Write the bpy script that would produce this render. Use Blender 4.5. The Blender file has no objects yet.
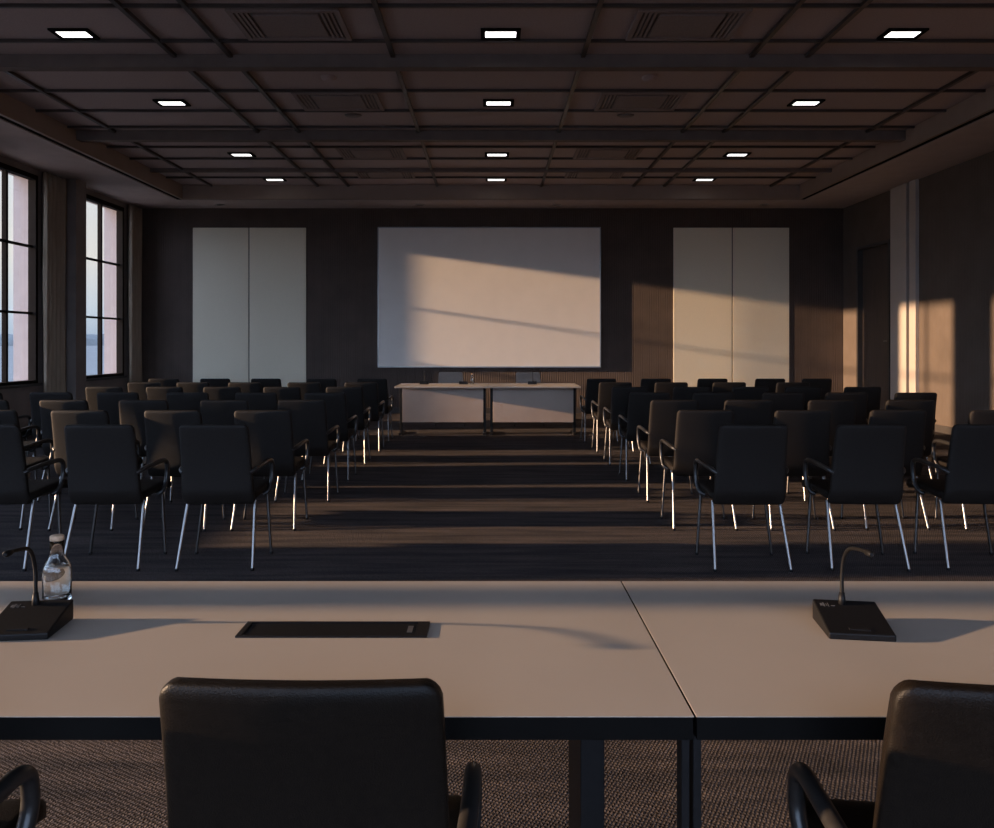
import bpy, bmesh, math, random
from mathutils import Vector, Matrix
random.seed(7)
PI = math.pi
scn = bpy.context.scene
COL = scn.collection

# ------------------------------------------------------------------ materials
def srgb(c):
    return tuple(((v/12.92) if v <= .04045 else ((v+.055)/1.055)**2.4) for v in c)

def mat(name, col, rough=.6, metal=0., noise=None, bump=None, spec=.5, stretch=(1,1,1), sheen=0., coat=0.):
    """noise=(scale, amount): small mottling of the colour; bump=(kind, scale, strength, axis)"""
    m = bpy.data.materials.new(name); m.use_nodes = True
    nt = m.node_tree; b = nt.nodes['Principled BSDF']
    b.inputs['Base Color'].default_value = (*col, 1)
    b.inputs['Roughness'].default_value = rough
    b.inputs['Metallic'].default_value = metal
    b.inputs['Specular IOR Level'].default_value = spec
    if sheen: b.inputs['Sheen Weight'].default_value = sheen
    if coat: b.inputs['Coat Weight'].default_value = coat
    tc = nt.nodes.new('ShaderNodeTexCoord')
    mp = nt.nodes.new('ShaderNodeMapping'); mp.inputs['Scale'].default_value = stretch
    nt.links.new(tc.outputs['Object'], mp.inputs['Vector'])
    if noise:
        n = nt.nodes.new('ShaderNodeTexNoise'); n.inputs['Scale'].default_value = noise[0]
        n.inputs['Detail'].default_value = 5
        nt.links.new(mp.outputs[0], n.inputs['Vector'])
        r = nt.nodes.new('ShaderNodeValToRGB')
        a = noise[1]
        r.color_ramp.elements[0].position = .3; r.color_ramp.elements[1].position = .7
        r.color_ramp.elements[0].color = (*[c*(1-a) for c in col], 1)
        r.color_ramp.elements[1].color = (*[min(1, c*(1+a)) for c in col], 1)
        nt.links.new(n.outputs['Fac'], r.inputs['Fac'])
        nt.links.new(r.outputs[0], b.inputs['Base Color'])
    if bump:
        kind, sc, st, ax = bump
        bp = nt.nodes.new('ShaderNodeBump'); bp.inputs['Strength'].default_value = st
        bp.inputs['Distance'].default_value = .01
        if kind == 'wave':
            w = nt.nodes.new('ShaderNodeTexWave'); w.inputs['Scale'].default_value = sc
            w.bands_direction = ax; w.wave_profile = 'SIN'
            nt.links.new(tc.outputs['Object'], w.inputs['Vector'])
            nt.links.new(w.outputs['Fac'], bp.inputs['Height'])
        else:
            w = nt.nodes.new('ShaderNodeTexNoise'); w.inputs['Scale'].default_value = sc
            w.inputs['Detail'].default_value = 3
            nt.links.new(tc.outputs['Object'], w.inputs['Vector'])
            nt.links.new(w.outputs['Fac'], bp.inputs['Height'])
        nt.links.new(bp.outputs[0], b.inputs['Normal'])
    return m

def carpet_mat():
    m = bpy.data.materials.new('carpet_loop'); m.use_nodes = True
    nt = m.node_tree; b = nt.nodes['Principled BSDF']
    b.inputs['Roughness'].default_value = .95
    b.inputs['Specular IOR Level'].default_value = .1
    tc = nt.nodes.new('ShaderNodeTexCoord')
    mp = nt.nodes.new('ShaderNodeMapping'); mp.inputs['Scale'].default_value = (.9, 9, 1)
    nt.links.new(tc.outputs['Object'], mp.inputs['Vector'])
    n = nt.nodes.new('ShaderNodeTexNoise'); n.inputs['Scale'].default_value = 1.4; n.inputs['Detail'].default_value = 7
    nt.links.new(mp.outputs[0], n.inputs['Vector'])
    r = nt.nodes.new('ShaderNodeValToRGB')
    r.color_ramp.elements[0].position = .32; r.color_ramp.elements[1].position = .7
    r.color_ramp.elements[0].color = (.05, .044, .045, 1)
    r.color_ramp.elements[1].color = (.13, .103, .094, 1)
    nt.links.new(n.outputs['Fac'], r.inputs['Fac'])
    # woven loops: two crossing diagonal waves
    mp2 = nt.nodes.new('ShaderNodeMapping'); mp2.inputs['Rotation'].default_value = (0, 0, .5)
    nt.links.new(tc.outputs['Object'], mp2.inputs['Vector'])
    w1 = nt.nodes.new('ShaderNodeTexWave'); w1.inputs['Scale'].default_value = 28; w1.bands_direction = 'X'
    w1.inputs['Distortion'].default_value = 3; w1.inputs['Detail Scale'].default_value = 3
    nt.links.new(mp2.outputs[0], w1.inputs['Vector'])
    w2 = nt.nodes.new('ShaderNodeTexWave'); w2.inputs['Scale'].default_value = 22; w2.bands_direction = 'Y'
    w2.inputs['Distortion'].default_value = 4; w2.inputs['Detail Scale'].default_value = 3
    nt.links.new(mp2.outputs[0], w2.inputs['Vector'])
    mul = nt.nodes.new('ShaderNodeMath'); mul.operation = 'MULTIPLY'
    nt.links.new(w1.outputs['Fac'], mul.inputs[0]); nt.links.new(w2.outputs['Fac'], mul.inputs[1])
    mr = nt.nodes.new('ShaderNodeMapRange'); mr.inputs['To Min'].default_value = .55; mr.inputs['To Max'].default_value = 1.5
    nt.links.new(mul.outputs[0], mr.inputs['Value'])
    vm = nt.nodes.new('ShaderNodeVectorMath'); vm.operation = 'SCALE'
    nt.links.new(r.outputs[0], vm.inputs[0]); nt.links.new(mr.outputs[0], vm.inputs['Scale'])
    nt.links.new(vm.outputs[0], b.inputs['Base Color'])
    bp = nt.nodes.new('ShaderNodeBump'); bp.inputs['Strength'].default_value = .8; bp.inputs['Distance'].default_value = .006
    nt.links.new(mul.outputs[0], bp.inputs['Height'])
    nt.links.new(bp.outputs[0], b.inputs['Normal'])
    return m

def emit_mat(name, col, s):
    m = bpy.data.materials.new(name); m.use_nodes = True
    nt = m.node_tree; nt.nodes.clear()
    e = nt.nodes.new('ShaderNodeEmission'); e.inputs[0].default_value = (*col, 1); e.inputs[1].default_value = s
    o = nt.nodes.new('ShaderNodeOutputMaterial'); nt.links.new(e.outputs[0], o.inputs[0])
    return m

def pane_mat(name, tint, refl):
    m = bpy.data.materials.new(name); m.use_nodes = True
    nt = m.node_tree; nt.nodes.clear()
    t = nt.nodes.new('ShaderNodeBsdfTransparent'); t.inputs[0].default_value = (*tint, 1)
    g = nt.nodes.new('ShaderNodeBsdfGlossy'); g.inputs['Roughness'].default_value = .02
    mx = nt.nodes.new('ShaderNodeMixShader')
    lw = nt.nodes.new('ShaderNodeLayerWeight'); lw.inputs['Blend'].default_value = .5
    pw = nt.nodes.new('ShaderNodeMath'); pw.operation = 'POWER'; pw.inputs[1].default_value = 4
    ml = nt.nodes.new('ShaderNodeMath'); ml.operation = 'MULTIPLY_ADD'; ml.inputs[1].default_value = refl; ml.inputs[2].default_value = .02
    nt.links.new(lw.outputs['Facing'], pw.inputs[0]); nt.links.new(pw.outputs[0], ml.inputs[0]); nt.links.new(ml.outputs[0], mx.inputs[0])
    nt.links.new(t.outputs[0], mx.inputs[1]); nt.links.new(g.outputs[0], mx.inputs[2])
    o = nt.nodes.new('ShaderNodeOutputMaterial'); nt.links.new(mx.outputs[0], o.inputs[0])
    return m

def glass_mat(name):
    m = bpy.data.materials.new(name); m.use_nodes = True
    b = m.node_tree.nodes['Principled BSDF']
    b.inputs['Base Color'].default_value = (.95, .97, .97, 1)
    b.inputs['Transmission Weight'].default_value = 1
    b.inputs['Roughness'].default_value = .02; b.inputs['IOR'].default_value = 1.4
    return m

M = {}
M['carpet'] = carpet_mat()
M['backwall'] = mat('ribbed_dark_wall', (.085, .06, .048), .75, noise=(2.5, .12), bump=('wave', 9, .55, 'X'), spec=.25)
M['sidewall'] = mat('ribbed_taupe_wall', (.12, .092, .074), .8, noise=(3, .1), bump=('wave', 9, .55, 'Y'), spec=.2)
M['leftwall'] = mat('taupe_plaster', (.24, .2, .18), .85, noise=(4, .08), spec=.2)
M['reveal'] = mat('pale_outer_plaster', (.46, .4, .38), .9, noise=(6, .05), spec=.1)
M['ceil'] = mat('ceiling_panel', (.43, .35, .335), .8, noise=(60, .08), spec=.2)
M['ceildark'] = mat('ceiling_panel_dark', (.27, .22, .21), .8, noise=(60, .08), spec=.2)
M['soffit'] = mat('soffit_plaster', (.45, .38, .36), .85, noise=(4, .05), spec=.2)
M['fascia'] = mat('bronze_fascia', (.3, .22, .175), .55, noise=(4, .06), spec=.4)
M['rib'] = mat('bronze_rib', (.075, .062, .058), .45, metal=.3, noise=(8, .1))
M['beam'] = mat('dark_beam', (.17, .135, .12), .7, spec=.15, noise=(5, .1))
M['black'] = mat('matte_black', (.006, .006, .006), .9, noise=(20, .2), spec=.03)
M['frame'] = mat('window_frame_metal', (.014, .012, .011), .85, spec=.08, noise=(10, .1))
M['pane'] = pane_mat('window_glass', (.96, .97, .97), .6)
M['curtain'] = mat('curtain_cloth', (.38, .29, .21), .95, noise=(30, .12), bump=('noise', 200, .2, 'X'), spec=.1, stretch=(1, 1, .1))
M['panel'] = mat('acoustic_panel_cloth', (.8, .7, .53), .9, noise=(90, .05), bump=('noise', 260, .25, 'X'), spec=.15)
M['screen'] = mat('projection_cloth', (.84, .76, .68), .75, noise=(3, .02), spec=.2)
M['palepanel'] = mat('satin_pale_panel', (.44, .38, .33), .5, noise=(3, .05), spec=.4)
M['base'] = mat('baseboard_paint', (.05, .042, .038), .5, noise=(10, .1))
M['door'] = mat('door_walnut', (.075, .055, .045), .5, noise=(6, .2), stretch=(1, 8, .4))
M['chairfab'] = mat('chair_black_cloth', (.012, .009, .0072), .6, noise=(120, .25), bump=('noise', 500, .25, 'X'), spec=.18)
M['taupe'] = mat('chair_sunlit_tone_cloth', (.3, .24, .2), .7, noise=(120, .15), bump=('noise', 500, .2, 'X'), spec=.3)  # far chairs: sun on their fronts put into a lighter cloth colour
M['chrome'] = mat('chrome_tube', (.24, .23, .22), .32, metal=1, noise=(30, .03))
M['darkleg'] = mat('shaded_chrome_tube', (.075, .068, .063), .36, metal=1, noise=(30, .03))  # front-leg chrome with its shade put into a darker colour
M['arm'] = mat('black_arm_tube', (.02, .018, .017), .38, noise=(60, .2), coat=.2)
M['frontleather'] = mat('front_chair_leather', (.0085, .006, .0042), .42, noise=(90, .25), bump=('noise', 400, .2, 'X'), spec=.16)
M['tabletop'] = mat('greige_laminate', (.385, .325, .265), .36, noise=(3, .04), spec=.45)
M['edge'] = mat('dark_edge_band', (.004, .0033, .0028), .7, noise=(9, .2), spec=.08)
M['legmetal'] = mat('black_powder_coat', (.009, .008, .008), .5, noise=(50, .15), spec=.2)
M['bluemetal'] = mat('modesty_panel_laminate', (.48, .36, .285), .6, noise=(4, .04))
M['mic'] = mat('mic_plastic', (.006, .0055, .0055), .5, noise=(200, .15), spec=.2)
M['micdetail'] = mat('mic_marking', (.08, .075, .07), .5, noise=(50, .1))
M['steel'] = mat('brushed_steel', (.35, .33, .31), .35, metal=.9, noise=(80, .1))
M['cork'] = mat('cork_stopper', (.5, .34, .22), .8, noise=(80, .25))
M['glass'] = glass_mat('bottle_glass')
M['water'] = glass_mat('still_water'); M['water'].node_tree.nodes['Principled BSDF'].inputs['IOR'].default_value = 1.33
M['lamp'] = emit_mat('led_diffuser', (1, .97, .96), 3.5)
M['whiteplastic'] = mat('grey_plastic', (.17, .15, .145), .5, noise=(30, .05))
M['ground'] = mat('dusk_ground', (.21, .2, .19), 1, noise=(.05, .1))
M['trees'] = mat('hazy_trees', (.16, .165, .165), 1, noise=(.1, .15))  # distance haze is put into this grey tree colour

# ------------------------------------------------------------------ mesh helpers
def obj(name, bm, m, parent=None, smooth=False, bevel=0., loc=None):
    me = bpy.data.meshes.new(name)
    bmesh.ops.recalc_face_normals(bm, faces=bm.faces)
    bm.to_mesh(me); bm.free()
    ms = m if isinstance(m, (list, tuple)) else [m]
    for q in ms: me.materials.append(q)
    if smooth:
        for p in me.polygons: p.use_smooth = True
    o = bpy.data.objects.new(name, me); COL.objects.link(o)
    if loc: o.location = loc
    if parent: o.parent = parent
    if bevel:
        b = o.modifiers.new('bevel', 'BEVEL'); b.width = bevel; b.segments = 2; b.limit_method = 'ANGLE'
    return o

def box(bm, x0, x1, y0, y1, z0, z1, mi=0):
    if x0 > x1: x0, x1 = x1, x0
    if y0 > y1: y0, y1 = y1, y0
    vs = [bm.verts.new(p) for p in ((x0,y0,z0),(x1,y0,z0),(x1,y1,z0),(x0,y1,z0),(x0,y0,z1),(x1,y0,z1),(x1,y1,z1),(x0,y1,z1))]
    for f in ((0,3,2,1),(4,5,6,7),(0,1,5,4),(1,2,6,5),(2,3,7,6),(3,0,4,7)):
        fc = bm.faces.new([vs[i] for i in f]); fc.material_index = mi

def bx(*boxes):
    bm = bmesh.new()
    for b in boxes: box(bm, *b)
    return bm

def tube(bm, pts, r, n=10, flat=1.0, caps=True, closed_r=None):
    """swept round/oval tube through points; r may be a list"""
    P = [Vector(p) for p in pts]
    rings = []
    prev = None
    for i, p in enumerate(P):
        if i == 0: t = P[1]-P[0]
        elif i == len(P)-1: t = P[-1]-P[-2]
        else: t = (P[i+1]-P[i]).normalized()+(P[i]-P[i-1]).normalized()
        t.normalize()
        if prev is None:
            a = Vector((1,0,0)) if abs(t.x) < .9 else Vector((0,0,1))
        else: a = prev
        a = (a - t*a.dot(t)).normalized(); prev = a
        b = t.cross(a)
        rr = r[i] if isinstance(r, (list, tuple)) else r
        rings.append([bm.verts.new(p + a*math.cos(2*PI*k/n)*rr + b*math.sin(2*PI*k/n)*rr*flat) for k in range(n)])
    for i in range(len(rings)-1):
        for k in range(n):
            bm.faces.new((rings[i][k], rings[i][(k+1)%n], rings[i+1][(k+1)%n], rings[i+1][k]))
    if caps:
        for rg in (rings[0], rings[-1]):
            bm.faces.new([bm.verts.new(v.co) for v in rg])

def smooth_path(pts, it=2):
    """round the corners of a polyline (Chaikin), ends kept"""
    P = [Vector(p) for p in pts]
    for _ in range(it):
        Q = [P[0]]
        for a, b in zip(P[:-1], P[1:]):
            Q += [a*.75+b*.25, a*.25+b*.75]
        Q.append(P[-1]); P = Q
    return P

def lathe(bm, prof, n=24, c=(0,0,0)):
    rings = []
    for r, z in prof:
        if r < 1e-5: rings.append([bm.verts.new((c[0], c[1], c[2]+z))])
        else: rings.append([bm.verts.new((c[0]+r*math.cos(2*PI*k/n), c[1]+r*math.sin(2*PI*k/n), c[2]+z)) for k in range(n)])
    for a, b in zip(rings[:-1], rings[1:]):
        for k in range(n):
            k2 = (k+1) % n
            if len(a) == 1: bm.faces.new((a[0], b[k2], b[k]))
            elif len(b) == 1: bm.faces.new((a[k], a[k2], b[0]))
            else: bm.faces.new((a[k], a[k2], b[k2], b[k]))

def pad(bm, W0, W1, H, r, t, fn, nu=16, nv=20, e=.02):
    """upholstered slab: rounded-rectangle outline (width W0 at v=0 to W1 at v=H), soft edges; fn(u,v,w)->xyz"""
    def edges(n, L):
        s = [0, .05, .16, .34, .6, 1.]
        a = [x*e for x in s]
        mid = [e + (L-2*e)*k/(n-10) for k in range(1, n-10)]
        return a + mid + [L-x*e for x in s[::-1]]
    vs = edges(nv, H)
    def hw(v):
        W = (W0+(W1-W0)*v/H)/2
        d = min(v, H-v)
        if d < r: return W - r + math.sqrt(max(0, r*r-(r-d)**2))
        return W
    us = [x-.5 for x in edges(nu, 1.0)] if False else None
    grid = {}
    n = nu
    def th(d):
        d = min(max(d, 0), e)
        return t/2*(.32+.68*math.sqrt(max(0, 1-(1-d/e)**2)))
    rows = []
    for j, v in enumerate(vs):
        W = hw(v); ee = min(e, W*.4)
        pos = [0, .05*ee, .16*ee, .34*ee, .6*ee, ee]
        mid = [ee+(2*W-2*ee)*k/(n-10) for k in range(1, n-10)]
        uu = [x-W for x in pos+mid+[2*W-x for x in pos[::-1]]]
        rows.append(uu)
    F, B = [], []
    for j, v in enumerate(vs):
        W = hw(v); dv = min(v, H-v)
        f, b = [], []
        for i, u in enumerate(rows[j]):
            du = W-abs(u)
            h = min(th(du), th(dv))
            border = (i in (0, len(rows[j])-1)) or j in (0, len(vs)-1)
            a = bm.verts.new(fn(u, v, h)); f.append(a)
            b.append(bm.verts.new(fn(u, v, -h)))
        F.append(f); B.append(b)
    nj, ni = len(vs), len(rows[0])
    for j in range(nj-1):
        for i in range(ni-1):
            bm.faces.new((F[j][i], F[j][i+1], F[j+1][i+1], F[j+1][i]))
            bm.faces.new((B[j][i], B[j+1][i], B[j+1][i+1], B[j][i+1]))
    loop = [(0, i) for i in range(ni-1)]+[(j, ni-1) for j in range(nj-1)]+[(nj-1, i) for i in range(ni-1, 0, -1)]+[(j, 0) for j in range(nj-1, 0, -1)]
    for k in range(len(loop)):
        a, b = loop[k], loop[(k+1) % len(loop)]
        bm.faces.new((F[a[0]][a[1]], B[a[0]][a[1]], B[b[0]][b[1]], F[b[0]][b[1]]))

# ------------------------------------------------------------------ scene object helpers
def thing(name, label, cat, loc=(0,0,0), rz=0, group=None):
    o = bpy.data.objects.new(name, None); COL.objects.link(o)
    o.empty_display_size = .1
    o.location = loc; o.rotation_euler = (0, 0, rz)
    o['label'] = label; o['category'] = cat
    if group: o['group'] = group
    return o
def tag(o, label, cat, group=None):
    o['label'] = label; o['category'] = cat
    if group: o['group'] = group
    return o
def struct(name, bm, m, **k):
    o = obj(name, bm, m, **k)
    if not k.get('parent'): o['kind'] = 'structure'
    return o
def dup(root, loc, rz, label, group=None):
    r = root.copy(); COL.objects.link(r); r.location = loc; r.rotation_euler = (0, 0, rz)
    r['label'] = label
    if group: r['group'] = group
    for ch in list(root.children):
        c = ch.copy(); COL.objects.link(c); c.parent = r
        for g in list(ch.children):
            d = g.copy(); COL.objects.link(d); d.parent = c
    return r

# ------------------------------------------------------------------ dimensions
XW = 6.88          # side walls
YB, YF = 15.0, -3.2
ZS, ZC = 4.0, 4.25
CX, CY0, CY1 = 5.62, -2.0, 14.0   # ceiling recess

# floor and outside
struct('floor', bx((-XW-.4, XW+.3, YF-.3, YB+.3, -.15, 0)), M['carpet'])
struct('ground', bx((-900, -XW-.42, -700, 1400, -.6, -.4), (-XW-.42, 900, -700, YF-.4, -.6, -.4)), M['ground'])
bm = bmesh.new()
rnd = random.Random(3)
ys = [ -200 + 9*i for i in range(150)]
top = []
for i, y in enumerate(ys):
    h = 7.5 + 2.2*math.sin(y*.011)+1.2*math.sin(y*.045+1)+rnd.uniform(-.9, .9)
    top.append((y, h))
for side in (0, 1):
    pass
pv = []
for y, h in top:
    pv.append([bm.verts.new((-330, y, -.4)), bm.verts.new((-333, y, h*.6)), bm.verts.new((-345, y, h)), bm.verts.new((-370, y, h*.7)), bm.verts.new((-380, y, -.4))])
for a, b in zip(pv[:-1], pv[1:]):
    for k in range(4): bm.faces.new((a[k], b[k], b[k+1], a[k+1]))
bm.faces.new(pv[0]); bm.faces.new(pv[-1][::-1])
o = obj('tree_line', bm, M['trees'], smooth=True)
o['kind'] = 'stuff'; tag(o, 'hazy blue line of distant woods seen low through the windows', 'trees')

# ------------------------------------------------------------------ left wall with windows
WIN = [(12.9, 14.37, .76), (10.3, 11.64, .76), (8.1, 9.6, .76), (4.9, 7.1, .76), (-.56, 4.3, .36), (-2.9, -1.2, .76)]
ZT = 3.9
bm = bmesh.new()
edges = sorted(WIN)
ycur = YF
for (a, b, s) in edges:
    for x0, x1, mi in ((-XW-.1, -XW, 0), (-XW-.36, -XW-.1, 1)):
        if a > ycur: box(bm, x0, x1, ycur, a, 0, ZC, mi)
        box(bm, x0, x1, a, b, 0, s, mi)
        box(bm, x0, x1, a, b, ZT, ZC, mi)
    ycur = b
for x0, x1, mi in ((-XW-.1, -XW, 0), (-XW-.36, -XW-.1, 1)):
    box(bm, x0, x1, ycur, YB+.1, 0, ZC, mi)
struct('wall_left', bm, [M['leftwall'], M['reveal']])

for i, (a, b, s) in enumerate(WIN):
    x0, x1 = -XW-.1, -XW-.03
    npan = 2 if b-a < 1.9 else (3 if b-a < 3 else 6)
    f = bmesh.new()
    w = .06
    box(f, x0, x1+.045, a, a+w, s, ZT); box(f, x0, x1+.045, b-w, b, s, ZT)
    box(f, x0, x1+.045, a+w, b-w, ZT-.07, ZT); box(f, x0, x1+.045, a+w, b-w, s, s+.05)
    win = struct('window_%d' % (i+1), f, M['frame'])
    for k in range(1, npan):
        yc = a+(b-a)*k/npan
        m_ = bmesh.new(); mw = .075 if (npan == 6 and k == 3) else .024; box(m_, x0+.004, x1, yc-mw, yc+mw, s+.05, ZT-.07)
        obj('mullion', m_, M['frame'], win)
    g0, g1 = s+.05, ZT-.07
    nr = 3
    for k in range(1, nr):
        z = g0+(g1-g0)*k/nr
        for j in range(npan):
            ya = a+(b-a)*j/npan + (w if j == 0 else .024); yb = a+(b-a)*(j+1)/npan - (w if j == npan-1 else .024)
            m_ = bmesh.new(); box(m_, x0+.008, x1-.006, ya, yb, z-.017, z+.017)
            obj('glazing_bar', m_, M['frame'], win)
    p = bmesh.new(); box(p, x0+.022, x0+.028, a+.03, b-.03, s+.03, ZT-.04)
    obj('pane', p, M['pane'], win)
    sl = bmesh.new(); box(sl, -XW, -XW+.06, a-.04, b+.04, s-.04, s)
    struct('trim_%d' % (40+i), sl, M['base'], bevel=.004)

# pilasters between bays (part of the wall)
for i, (a, b) in enumerate(((12.29, 12.6), (9.8, 10.1), (7.45, 7.76), (4.25, 4.6))):
    struct('trim_%d' % (20+i), bx((-XW, -XW+.24, a, b, 0, ZS)), M['leftwall'])
# curtains
def curtain(ya, yb, label, folds=5, x=-XW+.03, amp=.045):
    bm = bmesh.new(); n = 14*folds; rows = 9
    G = []
    for s_ in (0, 1):
        g = []
        for j in range(rows):
            z = .02+(3.97-.02)*j/(rows-1)
            row = []
            for k in range(n+1):
                t = k/n; y = ya+(yb-ya)*t
                ph = 2*PI*folds*t
                xx = x+amp+.012*s_+amp*math.sin(ph+.25*math.sin(z*2+t*7))*(1-.12*math.sin(z*1.3))
                row.append(bm.verts.new((xx, y+.012*math.cos(ph), z)))
            g.append(row)
        G.append(g)
    for j in range(rows-1):
        for k in range(n):
            bm.faces.new((G[0][j][k], G[0][j][k+1], G[0][j+1][k+1], G[0][j+1][k]))
            bm.faces.new((G[1][j][k], G[1][j+1][k], G[1][j+1][k+1], G[1][j][k+1]))
    for j in range(rows-1):
        bm.faces.new((G[0][j][0], G[0][j+1][0], G[1][j+1][0], G[1][j][0]))
        bm.faces.new((G[0][j][n], G[1][j][n], G[1][j+1][n], G[0][j+1][n]))
    for k in range(n):
        bm.faces.new((G[0][0][k], G[1][0][k], G[1][0][k+1], G[0][0][k+1]))
        bm.faces.new((G[0][-1][k], G[0][-1][k+1], G[1][-1][k+1], G[1][-1][k]))
    o = obj('curtain', bm, M['curtain'], smooth=True)
    return tag(o, label, 'curtain', 'curtains drawn back beside the windows')
curtain(11.66, 12.26, 'brown full-length curtain gathered between the nearer window and the pilaster', 5)
curtain(14.42, 14.93, 'brown full-length curtain gathered in the far left corner of the room', 4)

# ------------------------------------------------------------------ back wall, right wall, front wall
struct('wall_back', bx((-XW, XW, YB, YB+.2, 0, ZC)), M['backwall'])
fw = bmesh.new()
FILL_WIN = [(-6.6, -3.5), (-3.3, -.1), (.1, 3.3), (3.5, 6.6)]  # unseen windows behind the camera, added as cool fill light
xc = -XW
for a, b in FILL_WIN:
    box(fw, xc, a, YF-.2, YF, 0, ZC); box(fw, a, b, YF-.2, YF, 0, .4); box(fw, a, b, YF-.2, YF, ZT, ZC); xc = b
box(fw, xc, XW, YF-.2, YF, 0, ZC)
struct('wall_front', fw, M['sidewall'])
for i, (a, b) in enumerate(FILL_WIN):
    f = bx((a, a+.06, YF-.15, YF-.08, .4, ZT), (b-.06, b, YF-.15, YF-.08, .4, ZT), (a+.06, b-.06, YF-.15, YF-.08, .4, .46), (a+.06, b-.06, YF-.15, YF-.08, ZT-.06, ZT))
    win = struct('window_%d' % (11+i), f, M['frame'])
    obj('mullion', bx(((a+b)/2-.025, (a+b)/2+.025, YF-.14, YF-.09, .46, ZT-.06)), M['frame'], win)
    obj('pane', bx((a+.03, b-.03, YF-.118, YF-.112, .43, ZT-.03)), M['pane'], win)
DY0, DY1, DZ = 13.24, 14.42, 3.16
struct('wall_right', bx((XW, XW+.2, YF-.2, DY0, 0, ZC), (XW, XW+.2, DY1, YB+.2, 0, ZC), (XW, XW+.2, DY0, DY1, DZ, ZC), (XW+.2, XW+.25, DY0-.1, DY1+.1, 0, DZ+.1)), M['sidewall'])
# door set in a recess
fr = bx((XW-.02, XW+.12, DY0, DY0+.06, 0, DZ), (XW-.02, XW+.12, DY1-.06, DY1, 0, DZ), (XW-.02, XW+.12, DY0+.06, DY1-.06, DZ-.06, DZ))
door = struct('door_1', bx((XW+.07, XW+.115, DY0+.062, DY1-.062, .01, DZ-.062)), M['door'])
obj('door_frame', fr, M['base'], door)
h = bmesh.new()
tube(h, smooth_path([(XW+.07, DY0+.14, 1.40), (XW+.02, DY0+.14, 1.40), (XW+.02, DY0+.26, 1.40)], 2), .009)
obj('door_handle', h, M['steel'], door, smooth=True)
h = bmesh.new(); box(h, XW+.064, XW+.0699, DY0+.11, DY0+.17, 1.30, 1.48); obj('handle_plate', h, M['steel'], door)
# pale vertical panels on the right wall
def wallpanel(b, label, group=None, m='panel', bev=.004):
    o = obj('wall_panel', bx(b), M[m], bevel=bev)
    return tag(o, label, 'panel', group)
wallpanel((XW-.06, XW, 12.62, 13.12, .12, ZS), 'wide pale vertical panel on the right wall beside the door', 'pale strips on the right wall', 'palepanel')
wallpanel((XW-.06, XW, 12.34, 12.53, .12, ZS), 'narrow pale vertical strip on the right wall, away from the door', 'pale strips on the right wall', 'palepanel')
struct('baseboard_back', bx((-XW+.02, XW-.02, YB-.018, YB, 0, .11)), M['base'])
struct('baseboard_right', bx((XW-.018, XW, YF, 12.2, 0, .11)), M['base'])
struct('baseboard_left', bx((-XW, -XW+.018, 4.65, 7.4, 0, .11), (-XW, -XW+.018, 7.8, 9.75, 0, .11), (-XW, -XW+.018, 10.15, 11.6, 0, .11), (-XW, -XW+.018, 12.65, 14.4, 0, .11)), M['base'])
# pale acoustic panels on the back wall
gp = 'pale fabric panels on the back wall'
wallpanel((-5.82, -4.735, YB-.013, YB, .14, 3.62), 'pale tall panel on the back wall, nearest the windows', gp)
wallpanel((-4.715, -3.61, YB-.013, YB, .14, 3.62), 'pale tall panel on the back wall, just left of the projection screen', gp)
wallpanel((3.56, 4.70, YB-.013, YB, .14, 3.62), 'pale tall sunlit panel on the back wall, just right of the projection screen', gp)
wallpanel((4.72, 5.82, YB-.013, YB, .14, 3.62), 'pale tall sunlit panel on the back wall, nearest the door', gp)
# projection screen
sc = thing('projection_screen', 'wide white projection screen on the back wall, half lit by low sun', 'screen', (-.035, YB-.05, 0))
obj('canvas', bx((-2.15, 2.15, -.016, -.008, .915, 3.605)), M['screen'], sc)
obj('screen_frame', bx((-2.17, 2.17, -.008, .05, .895, 3.625), (-2.17, -2.15, -.02, -.008, .895, 3.625), (2.15, 2.17, -.02, -.008, .895, 3.625), (-2.15, 2.15, -.02, -.008, .895, .915), (-2.15, 2.15, -.02, -.008, 3.605, 3.625)), M['steel'], sc)

# ------------------------------------------------------------------ ceiling
bm = bmesh.new()
box(bm, -XW-.36, XW+.25, YF-.2, YB+.2, ZC+.002, ZC+.2, 0)
sx = CX+.155
box(bm, -XW, -sx, YF, YB, ZS, ZC, 1); box(bm, sx, XW, YF, YB, ZS, ZC, 1)
box(bm, -sx, sx, CY1+.155, YB, ZS, ZC, 1); box(bm, -sx, sx, YF, CY0-.155, ZS, ZC, 1)
struct('ceiling', bm, [M['ceil'], M['soffit']])
struct('trim_1', bx((-CX-.045, -CX, CY0, CY1, ZS-.005, ZC), (CX, CX+.045, CY0, CY1, ZS-.005, ZC), (-CX-.045, CX+.045, CY1, CY1+.045, ZS-.005, ZC), (-CX-.045, CX+.045, CY0-.045, CY0, ZS-.005, ZC)), M['fascia'])
struct('trim_2', bx((-sx+.001, -CX-.046, CY0-.15, CY1+.15, ZS+.012, ZS+.03), (CX+.046, sx-.001, CY0-.15, CY1+.15, ZS+.012, ZS+.03), (-CX-.045, CX+.045, CY1+.046, CY1+.154, ZS+.012, ZS+.03)), M['black'])  # black strips filling the open ceiling slot, painted stand-in for its shade
# transverse beams
beams = (2.2, 4.93, 7.67, 10.41, 12.66)
for i, y in enumerate(beams):
    struct('trim_%d' % (3+i), bx((-CX, CX, y, y+.12 if i < 4 else y+.06, ZC-.13 if i < 4 else ZC-.06, ZC)), M['beam'])
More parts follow.
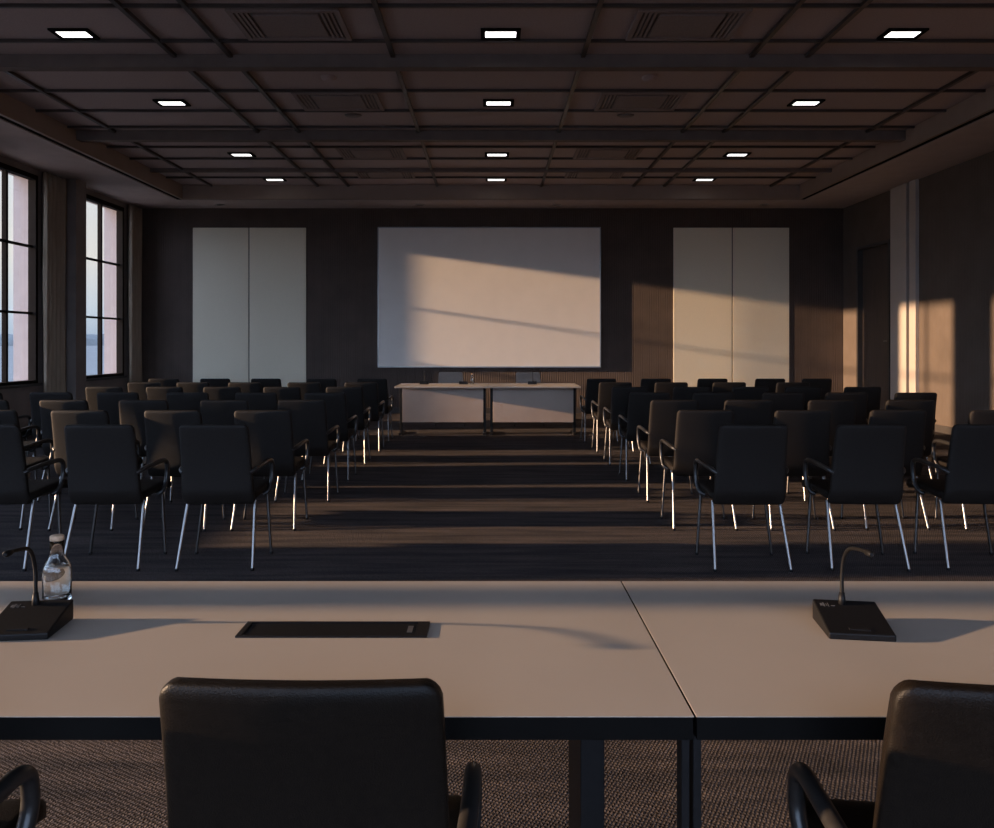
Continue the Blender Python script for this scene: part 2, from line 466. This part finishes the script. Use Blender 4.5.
# longitudinal ribs, broken at the beams
XR = (-5.1, -3.16, -2.6, -.98, .92, 2.6, 3.16, 5.1)
segs = [(CY0, beams[0])]+[(beams[k]+(.12 if k < 4 else .06), beams[k+1] if k < 4 else CY1) for k in range(5)]
n = 60
for x in XR:
    bm = bmesh.new()
    for a, b in segs: box(bm, x-.022, x+.022, a, b, ZC-.035, ZC)
    struct('trim_%d' % n, bm, M['rib']); n += 1
# transverse thin ribs between longitudinal ones
YR = (-1.0, .2, 1.4, 3.2, 4.1, 5.75, 6.54, 7.3, 8.74, 9.49, 10.2, 11.24, 11.95, 13.3)
xs = (-CX,)+XR+(CX,)
for y in YR:
    bm = bmesh.new()
    for a, b in zip(xs[:-1], xs[1:]):
        box(bm, a+(.022 if a != -CX else 0), b-(.022 if b != CX else 0), y-.014, y+.014, ZC-.03, ZC)
    struct('trim_%d' % n, bm, M['rib']); n += 1

# ceiling lights
def ceiling_light():
    t = thing('ceiling_light', '', 'light')
    w, d, q = .185, .115, .042
    obj('light_frame', bx((-w, -w+q, -d, d, -.018, 0), (w-q, w, -d, d, -.018, 0), (-w+q, w-q, -d, -d+q, -.018, 0), (-w+q, w-q, d-q, d, -.018, 0)), M['black'], t)
    obj('diffuser', bx((-w+q, w-q, -d+q, d-q, -.012, -.004)), M['lamp'], t)
    return t
L0 = ceiling_light(); used = False
rown = {7.15: 'in the row nearest the camera', 9.2: 'in the second row from the camera', 11.72: 'in the third row from the camera', 13.5: 'in the row farthest from the camera'}
coln = {-3.88: 'on the window side', .09: 'in the middle column', 3.83: 'on the door side'}
for y, rn in rown.items():
    for x, cn in coln.items():
        if abs(x) > 1: x = {7.15: 1, 9.2: .985, 11.72: .98, 13.5: .98}[y]*x
        lb = 'lit rectangular white ceiling light %s, %s' % (cn, rn)
        if not used: L0.location = (x, y, ZC); L0['label'] = lb; L0['group'] = 'rectangular ceiling lights'; used = True
        else: dup(L0, (x, y, ZC), 0, lb, 'rectangular ceiling lights')
# vents
def vent(W=.98, D=.66):
    t = thing('air_vent', '', 'vent'); w, d = W/2, D/2
    obj('vent_frame', bx((-w, -w+.05, -d, d, -.03, 0), (w-.05, w, -d, d, -.03, 0), (-w+.05, w-.05, -d, -d+.05, -.03, 0), (-w+.05, w-.05, d-.05, d, -.03, 0)), M['ceildark'], t, bevel=.004)
    obj('grille', bx((-w+.2, w-.2, -d+.11, d-.09, -.028, 0)), M['ceildark'], t, bevel=.006)
    obj('backing', bx((-w+.05, w-.05, -d+.05, d-.05, -.006, 0)), M['base'], t)
    for s in (-1, 1):
        for k in range(3):
            x = s*(w-.08-.042*k)
            obj('slat', bx((x-.011, x+.011, -d+.06, d-.06, -.026, -.008)), M['ceildark'], t)
            if k < 1 and s > 0:
                y = d-.07
                obj('slat', bx((-w+.2, w-.2, y-.006, y+.006, -.026, -.008)), M['ceildark'], t)
    return t
V0 = vent(); used = False
for y, rn in ((6.93, 'nearest the camera'), (9.12, 'second from the camera'), (11.6, 'third from the camera'), (13.02, 'farthest from the camera')):
    for x, cn in ((-1.8, 'left of the centre'), (1.76, 'right of the centre')):
        lb = 'slatted ceiling air vent %s, %s in its line' % (cn, rn)
        if not used: V0.location = (x, y, ZC); V0['label'] = lb; V0['group'] = 'ceiling air vents'; used = True
        else: dup(V0, (x, y, ZC), 0, lb, 'ceiling air vents')
# smoke detectors, small plates, soffit spotlights
for x, cn in ((-1.76, 'left'), (1.72, 'right')):
    b = bmesh.new(); lathe(b, [(0, -.04), (.045, -.04), (.07, -.028), (.085, -.006), (.085, 0), (0, 0)], 24)
    o = obj('smoke_detector', b, M['ceil'], smooth=True, loc=(x, 8.33, ZC))
    tag(o, 'small round smoke detector in the %s half of the ceiling' % cn, 'smoke detector', 'smoke detectors')
    b = bmesh.new(); lathe(b, [(0, -.02), (.05, -.02), (.06, -.012), (.065, 0), (0, 0)], 20)
    o = obj('ceiling_speaker', b, M['whiteplastic'], smooth=True, loc=(x*.99, 9.72, ZC))
    o.scale = (1.7, 1.1, 1)
    tag(o, 'small pale oval ceiling fitting just behind an air vent, %s half of the room' % cn, 'ceiling fitting', 'small oval ceiling fittings')
for x, cn in ((-5.15, 'above the left pale panels'), (-1.35, 'above the left end of the screen'), (1.25, 'above the right end of the screen'), (5.2, 'above the right pale panels')):
    t = thing('downlight', 'small unlit round downlight in the lower ceiling edge %s' % cn, 'downlight', (x, 14.6, ZS), 0, 'downlights along the back wall')
    b = bmesh.new(); lathe(b, [(.06, -.004), (.06, -.016), (.085, -.016), (.092, -.004), (.092, 0), (.06, 0), (.06, -.004)], 24); obj('ring', b, M['steel'], t, smooth=True)
    b = bmesh.new(); lathe(b, [(0, -.006), (.058, -.006), (.058, 0), (0, 0)], 20); obj('lens', b, M['whiteplastic'], t)

# ------------------------------------------------------------------ chairs
def chair(label, arm_z=.61, arm_y=.37, fab='chairfab', arm_r=.0145, seat_front=.53):
    t = thing('conference_chair', label, 'chair')
    H = .50
    def bk(u, v, w):     # v up the back, from seat level to the top
        s = v/H
        y = .062-.075*s+.014*math.sin(s*PI) + .28*u*u
        y += .05*max(0, .16-s)/.16*.7       # heel of the back runs into the seat
        return (u, y-w+(-.012), .38+.497*s)
    bm = bmesh.new(); pad(bm, .436, .408, H, .03, .04, bk, 24, 28, .026)
    obj('backrest', bm, M[fab], t, smooth=True)
    D = seat_front-.1
    def st(u, v, w):
        s = v/D
        z = .418+.022*math.sin(min(1, s*1.1)*PI*.5)-.035*max(0, s-.8)/.2*max(0, s-.8)/.2 + .25*u*u*.5
        return (u, .085+v*(D+.035)/D, z+w)
    bm = bmesh.new(); pad(bm, .436, .45, D, .05, .05, st, 20, 22, .024)
    obj('seat', bm, M[fab], t, smooth=True)
    for s in (-1, 1):
        b = bmesh.new(); tube(b, [(s*.205, .13, .395), (s*.226, 0, .012)], [.0105, .0085], 12)
        lg = obj('leg', b, M['chrome'], t, smooth=True)
        b = bmesh.new(); lathe(b, [(0, 0), (.012, 0), (.0125, .014), (0, .0145)], 12, (s*.2265, -.002, 0)); obj('foot_cap', b, M['legmetal'], lg, smooth=True)
        b = bmesh.new(); tube(b, [(s*.205, .40, .395), (s*.24, .365, .012)], [.0105, .0085], 12)
        lg = obj('leg', b, M['darkleg'], t, smooth=True)
        b = bmesh.new(); lathe(b, [(0, 0), (.012, 0), (.0125, .014), (0, .0145)], 12, (s*.2405, .3645, 0)); obj('foot_cap', b, M['legmetal'], lg, smooth=True)
        b = bmesh.new()
        P = smooth_path([(s*.200, .035, arm_z-.03), (s*.228, .06, arm_z-.012), (s*.237, arm_y*.6, arm_z), (s*.238, arm_y+.02, arm_z+.002), (s*.238, arm_y+.035, arm_z-.07), (s*.236, arm_y+.02, .46), (s*.228, arm_y-.02, .405), (s*.195, arm_y-.03, .392)], 3)
        tube(b, P, arm_r, 12)
        obj('armrest', b, M['arm'], t, smooth=True)
    b = bmesh.new()
    for y in (.13, .40): tube(b, [(-.2, y, .393), (.2, y, .393)], .010, 10)
    for x in (-.15, .15): tube(b, [(x, .13, .393), (x, .42, .393)], .009, 10)
    obj('seat_frame', b, M['chrome'], t, smooth=True)
    return t

rows = [
 ([-1.65, -2.33, -3.01], [1.565, 2.26, 2.96]),
 ([-1.65, -2.30, -2.97, -3.65], [1.55, 2.26, 2.95, 3.68]),
 ([-1.61, -2.28, -2.97, -3.66, -4.33], [1.56, 2.21, 2.92, 3.6]),
 ([-1.63, -2.31, -2.98, -3.68, -4.34, -5.03], [1.57, 2.2, 2.88, 3.5, 4.19]),
 ([-1.63, -2.32, -3.0, -3.65, -4.33], [1.55, 2.23, 2.9, 3.48, 4.15]),
 ([-1.62, -2.33, -3.06, -3.7, -4.31], [1.54, 2.24, 2.98, 3.75]),
 ([-1.63, -2.33, -3.1, -3.8, -4.5], [1.51, 2.26, 3.05, 3.85, 4.48]),
]
ordn = ['first', 'second', 'third', 'fourth', 'fifth', 'sixth', 'seventh']
seatn = ['on the aisle', 'second from the aisle', 'third from the aisle', 'fourth from the aisle', 'fifth from the aisle', 'sixth from the aisle']
C0 = chair('')
used = False
rr = random.Random(11)
for i, (L, R) in enumerate(rows):
    for side, xs_ in (('window', L), ('door', R)):
        for k, x in enumerate(xs_):
            lb = 'black conference chair in the %s row from the camera, %s side, %s' % (ordn[i], side, seatn[k])
            gr = 'conference chairs in rows on the %s side' % side
            rz = rr.uniform(-.025, .025) + (.02 if side == 'window' else -.02)
            loc = (x+(-.008 if side == 'window' else .006)+rr.uniform(-.008, .008), 4.59+i*1.0+rr.uniform(-.015, .015), 0)
            if not used:
                C0.location = loc; C0.rotation_euler = (0, 0, rz); C0['label'] = lb; C0['group'] = gr; used = True
            else: dup(C0, loc, rz, lb, gr)
C2 = chair('', .61, .37, 'taupe')
C2.location = (-.68, 13.0, 0); C2.rotation_euler = (0, 0, PI); C2['label'] = 'chair coloured as if sunlit, facing the room behind the far tables, left one of two'; C2['group'] = 'chairs behind the far table'
# 'black chair facing the room behind the far table, left one of two', 'chairs behind the far table')
dup(C2, (.63, 13.0, 0), PI, 'chair coloured as if sunlit, facing the room behind the far tables, right one of two', 'chairs behind the far table')
C1 = chair('large dark chair seen from behind at the middle of the near table', .575, .30, 'frontleather', .0165, .43)
C1.location = (-.274, 1.119, 0); C1.rotation_euler = (0, 0, -.01); C1['group'] = 'chairs at the near table'
dup(C1, (.783, 1.096, 0), -.09, 'dark chair cut off by the right edge of the photo, at the near table', 'chairs at the near table')
dup(C1, (-1.09, 1.10, 0), .03, 'dark chair at the left photo edge with only its armrest showing', 'chairs at the near table')

# ------------------------------------------------------------------ near table
TZ = .74
def near_table(x0, x1, label, legx):
    t = thing('meeting_table', label, 'table', ((x0+x1)/2, 1.64, 0), 0, 'meeting tables in the foreground')
    w = (x1-x0)/2; d = .3635
    obj('tabletop', bx((-w, w, -d, d, TZ-.0015, TZ)), M['tabletop'], t, bevel=.0004)
    obj('edge_band', bx((-w+.001, w-.001, -d+.001, d-.001, TZ-.04, TZ-.0016)), M['edge'], t, bevel=.001)
    for x in legx:
        lg = obj('leg', bx((x-.024, x+.024, -.12, .115, .03, TZ-.04)), M['legmetal'], t, bevel=.003)
        obj('foot', bx((x-.03, x+.03, -.31, .31, 0, .03)), M['legmetal'], lg, bevel=.006)
    return t
t1 = near_table(-1.46, .3375, 'near greige table on the left, with the cable hatch and the bottle', ())
w = (1.46+.3375)/2
lx = .201-(-1.46+.3375)/2
for x in (lx, -w+.06):
    lg = obj('leg', bx((x-.024, x+.024, -.12, .115, .03, TZ-.04)), M['legmetal'], t1, bevel=.003)
    obj('foot', bx((x-.03, x+.03, -.31, .31, 0, .03)), M['legmetal'], lg, bevel=.006)
obj('corner_leg', bx((w-.015, w-.001, -.34, -.305, 0, TZ-.04)), M['legmetal'], t1, bevel=.002)
t2 = near_table(.3415, 1.94, 'near greige table on the right, holding a microphone only', ())
w2 = (1.94-.3415)/2
obj('corner_leg', bx((-w2+.001, -w2+.015, -.34, -.305, 0, TZ-.04)), M['legmetal'], t2, bevel=.002)
for x in (-w2+.75, w2-.14):
    lg = obj('leg', bx((x-.024, x+.024, -.12, .115, .03, TZ-.04)), M['legmetal'], t2, bevel=.003)
    obj('foot', bx((x-.03, x+.03, -.31, .31, 0, .03)), M['legmetal'], lg, bevel=.006)
# cable hatch
h = thing('cable_hatch', 'long black cable hatch let into the near left table top', 'cable hatch', (-.337, 1.66, TZ))
obj('hatch_frame', bx((-.202, .202, -.043, -.036, 0, .004), (-.202, .202, .036, .043, 0, .004), (-.202, -.19, -.036, .036, 0, .004), (.176, .202, -.036, .036, 0, .004)), M['legmetal'], h)
obj('lid', bx((-.189, .175, -.035, .035, 0, .0022)), M['mic'], h)
obj('finger_pull', bx((.157, .168, -.018, .018, .0022, .0032)), M['steel'], h)

# microphones
def microphone(label, sgn):
    t = thing('table_microphone', label, 'microphone')
    hw, hd = .067, .062
    bm = bmesh.new()
    pts = [(-hw, -hd, 0), (hw, -hd, 0), (hw, hd, 0), (-hw, hd, 0), (-hw, -hd, .014), (hw, -hd, .014), (hw, hd, .045), (-hw, hd, .045)]
    vs = [bm.verts.new(p) for p in pts]
    for f in ((0,3,2,1),(4,5,6,7),(0,1,5,4),(1,2,6,5),(2,3,7,6),(3,0,4,7)): bm.faces.new([vs[i] for i in f])
    b = obj('base', bm, M['mic'], t, bevel=.003)
    def onz(y): return .014+.031*(y+hd)/(2*hd)
    bm = bmesh.new()
    def plate(x0, x1, y0, y1, h):
        v = [bm.verts.new(p) for p in ((x0,y0,onz(y0)), (x1,y0,onz(y0)), (x1,y1,onz(y1)), (x0,y1,onz(y1)), (x0,y0,onz(y0)+h), (x1,y0,onz(y0)+h), (x1,y1,onz(y1)+h), (x0,y1,onz(y1)+h))]
        for f in ((0,3,2,1),(4,5,6,7),(0,1,5,4),(1,2,6,5),(2,3,7,6),(3,0,4,7)): bm.faces.new([v[i] for i in f])
    plate(-.022, .02, -.05, -.043, .0025)
    obj('talk_button', bm, M['legmetal'], b)
    bm = bmesh.new()
    # small printed symbols: a speaker mark and two arcs
    plate(-.056, -.051, .036, .044, .0008); plate(-.050, -.047, .033, .047, .0008)
    plate(-.044, -.0425, .036, .044, .0008); plate(-.040, -.0385, .033, .047, .0008); plate(-.034, -.026, .036, .0375, .0008)
    obj('printed_symbol', bm, M['micdetail'], b)
    bm = bmesh.new(); lathe(bm, [(0, .035), (.0075, .035), (.0075, .05), (.0055, .066), (0, .066)], 16, (-.008, .047, 0))
    obj('collar', bm, M['mic'], t, smooth=True)
    P = smooth_path([(-.008, .047, .06), (-.008, .047, .125), (-.006, .02, .172), (0, -.04, .186), (.002, -.085, .191)], 3)
    bm = bmesh.new(); tube(bm, P, .0042, 10); obj('gooseneck', bm, M['mic'], t, smooth=True)
    bm = bmesh.new(); tube(bm, [(.001, -.074, .1895), (.002, -.08, .190), (.003, -.1, .1915), (.003, -.105, .1916)], [.004, .0068, .0068, .004], 14)
    obj('mic_head', bm, M['mic'], t, smooth=True)
    return t
m1 = microphone('black gooseneck conference microphone on the right near table', 1)
m1.location = (.783, 1.662, TZ); m1.rotation_euler = (0, 0, -.13); m1['group'] = 'gooseneck microphones on the near tables'
dup(m1, (-1.0, 1.662, TZ), .1, 'black gooseneck conference microphone beside the glass bottle', 'gooseneck microphones on the near tables')
# bottle with stopper
b0 = thing('water_bottle', 'clear glass water bottle with pale stopper on the near left table', 'bottle', (-1.047, 1.853, TZ))
bm = bmesh.new()
lathe(bm, [(0, 0), (.028, 0), (.0312, .003), (.032, .01), (.0318, .074), (.030, .083), (.025, .094), (.0185, .104), (.0158, .113), (.0152, .14), (.016, .142), (.016, .145),
           (.0135, .145), (.0132, .113), (.0165, .103), (.023, .093), (.028, .082), (.0298, .073), (.03, .014), (.026, .008), (0, .007)], 32)
obj('glass_body', bm, M['glass'], b0, smooth=True)
bm = bmesh.new(); lathe(bm, [(0, .0084), (.0255, .0084), (.0294, .0145), (.0292, .072), (.0275, .0815), (.0265, .084), (0, .084)], 32)
obj('water', bm, M['water'], b0, smooth=True)
bm = bmesh.new(); lathe(bm, [(0, .141), (.0112, .141), (.0118, .1465), (.0150, .1466), (.0157, .148), (.0155, .156), (.013, .158), (0, .158)], 24)
obj('stopper', bm, M['cork'], b0, smooth=True)

# ------------------------------------------------------------------ far tables
def far_table(x0, x1, label):
    t = thing('presidium_table', label, 'table', ((x0+x1)/2, 11.52, 0), 0, 'far tables in front of the screen')
    w = (x1-x0)/2
    obj('tabletop', bx((-w, w, -.43, .43, TZ-.025, TZ)), M['tabletop'], t, bevel=.003)
    obj('modesty_panel', bx((-w+.07, w-.07, -.06, -.044, .185, TZ-.03)), M['bluemetal'], t, bevel=.002)
    for x in (-w+.05, w-.05):
        lg = obj('leg', bx((x-.02, x+.02, -.02, .06, .03, TZ-.025)), M['legmetal'], t, bevel=.003)
        obj('foot', bx((x-.028, x+.028, -.12, .3, 0, .03)), M['legmetal'], lg, bevel=.005)
    return t
far_table(-1.395, -.045, 'far table with pale front panel before the screen, left one of two')
far_table(-.041, 1.30, 'far table with pale front panel before the screen, right one of two')
dup(m1, (-1.02, 11.75, TZ), PI, 'small gooseneck microphone at the left end of the far tables', 'microphones on the far tables')
dup(m1, (.63, 11.75, TZ), PI, 'small gooseneck microphone on the right half of the far tables', 'microphones on the far tables')
dup(m1, (-.42, 11.75, TZ), PI, 'small gooseneck microphone beside the bottle on the far tables', 'microphones on the far tables')
dup(b0, (-.29, 11.8, TZ), 0, 'clear glass bottle standing near the middle of the far tables')

# ------------------------------------------------------------------ light
sp = bpy.data.lights.new('low_evening_sun', 'SPOT')
sp.energy = 2.2e6; sp.color = (1.0, .66, .41); sp.spot_size = math.radians(13); sp.spot_blend = .05
sp.shadow_soft_size = .8
so = bpy.data.objects.new('low_evening_sun', sp); COL.objects.link(so)
so.location = (-117, 1.7, 18.65)
so.rotation_euler = (Vector((-6.9, 6.0, 2.2))-Vector(so.location)).to_track_quat('-Z', 'Y').to_euler()

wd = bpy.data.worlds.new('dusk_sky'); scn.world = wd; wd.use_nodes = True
nt = wd.node_tree; bg = nt.nodes['Background']
tc = nt.nodes.new('ShaderNodeTexCoord'); sx_ = nt.nodes.new('ShaderNodeSeparateXYZ')
nt.links.new(tc.outputs['Generated'], sx_.inputs[0])
def ramp(stops):
    rp = nt.nodes.new('ShaderNodeValToRGB'); e = rp.color_ramp.elements
    e[0].position, e[1].position = stops[0][0], stops[-1][0]
    e[0].color, e[1].color = (*stops[0][1], 1), (*stops[-1][1], 1)
    for p, c in stops[1:-1]:
        q = e.new(p); q.color = (*c, 1)
    nt.links.new(sx_.outputs['Z'], rp.inputs['Fac'])
    return rp
west = ramp([(0, (.30, .38, .50)), (.04, (.47, .53, .60)), (.10, (.62, .60, .575)), (.28, (.53, .59, .67)), (.8, (.30, .40, .58))])
away = ramp([(0, (1.0, 1.3, 1.9)), (.1, (1.9, 2.45, 3.5)), (.35, (1.9, 2.5, 3.8)), (.8, (1.2, 1.6, 2.4))])  # out-of-view side of the sky, brightened to fill the room with cool light
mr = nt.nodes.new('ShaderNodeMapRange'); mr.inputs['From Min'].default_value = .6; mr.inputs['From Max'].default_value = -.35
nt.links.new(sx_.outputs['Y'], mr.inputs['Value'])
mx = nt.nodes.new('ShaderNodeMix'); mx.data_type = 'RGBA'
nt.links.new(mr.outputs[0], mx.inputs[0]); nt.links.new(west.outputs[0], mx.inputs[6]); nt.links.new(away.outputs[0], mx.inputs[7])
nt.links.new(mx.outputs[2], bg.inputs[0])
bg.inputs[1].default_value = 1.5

# ------------------------------------------------------------------ camera
cd = bpy.data.cameras.new('camera'); co = bpy.data.objects.new('camera', cd); COL.objects.link(co)
co.location = (0, 0, 1.36); co.rotation_euler = (PI/2, 0, 0)
cd.sensor_fit = 'HORIZONTAL'; cd.sensor_width = 36; cd.lens = 768/994*36
cd.shift_x = 6/994; cd.shift_y = -70.5/994
cd.clip_start = .05; cd.clip_end = 3000
scn.camera = co
vs_ = scn.view_settings
vs_.view_transform = 'Standard'; vs_.look = 'None'; vs_.gamma = 1; vs_.use_curve_mapping = False
vs_.exposure = 0.0
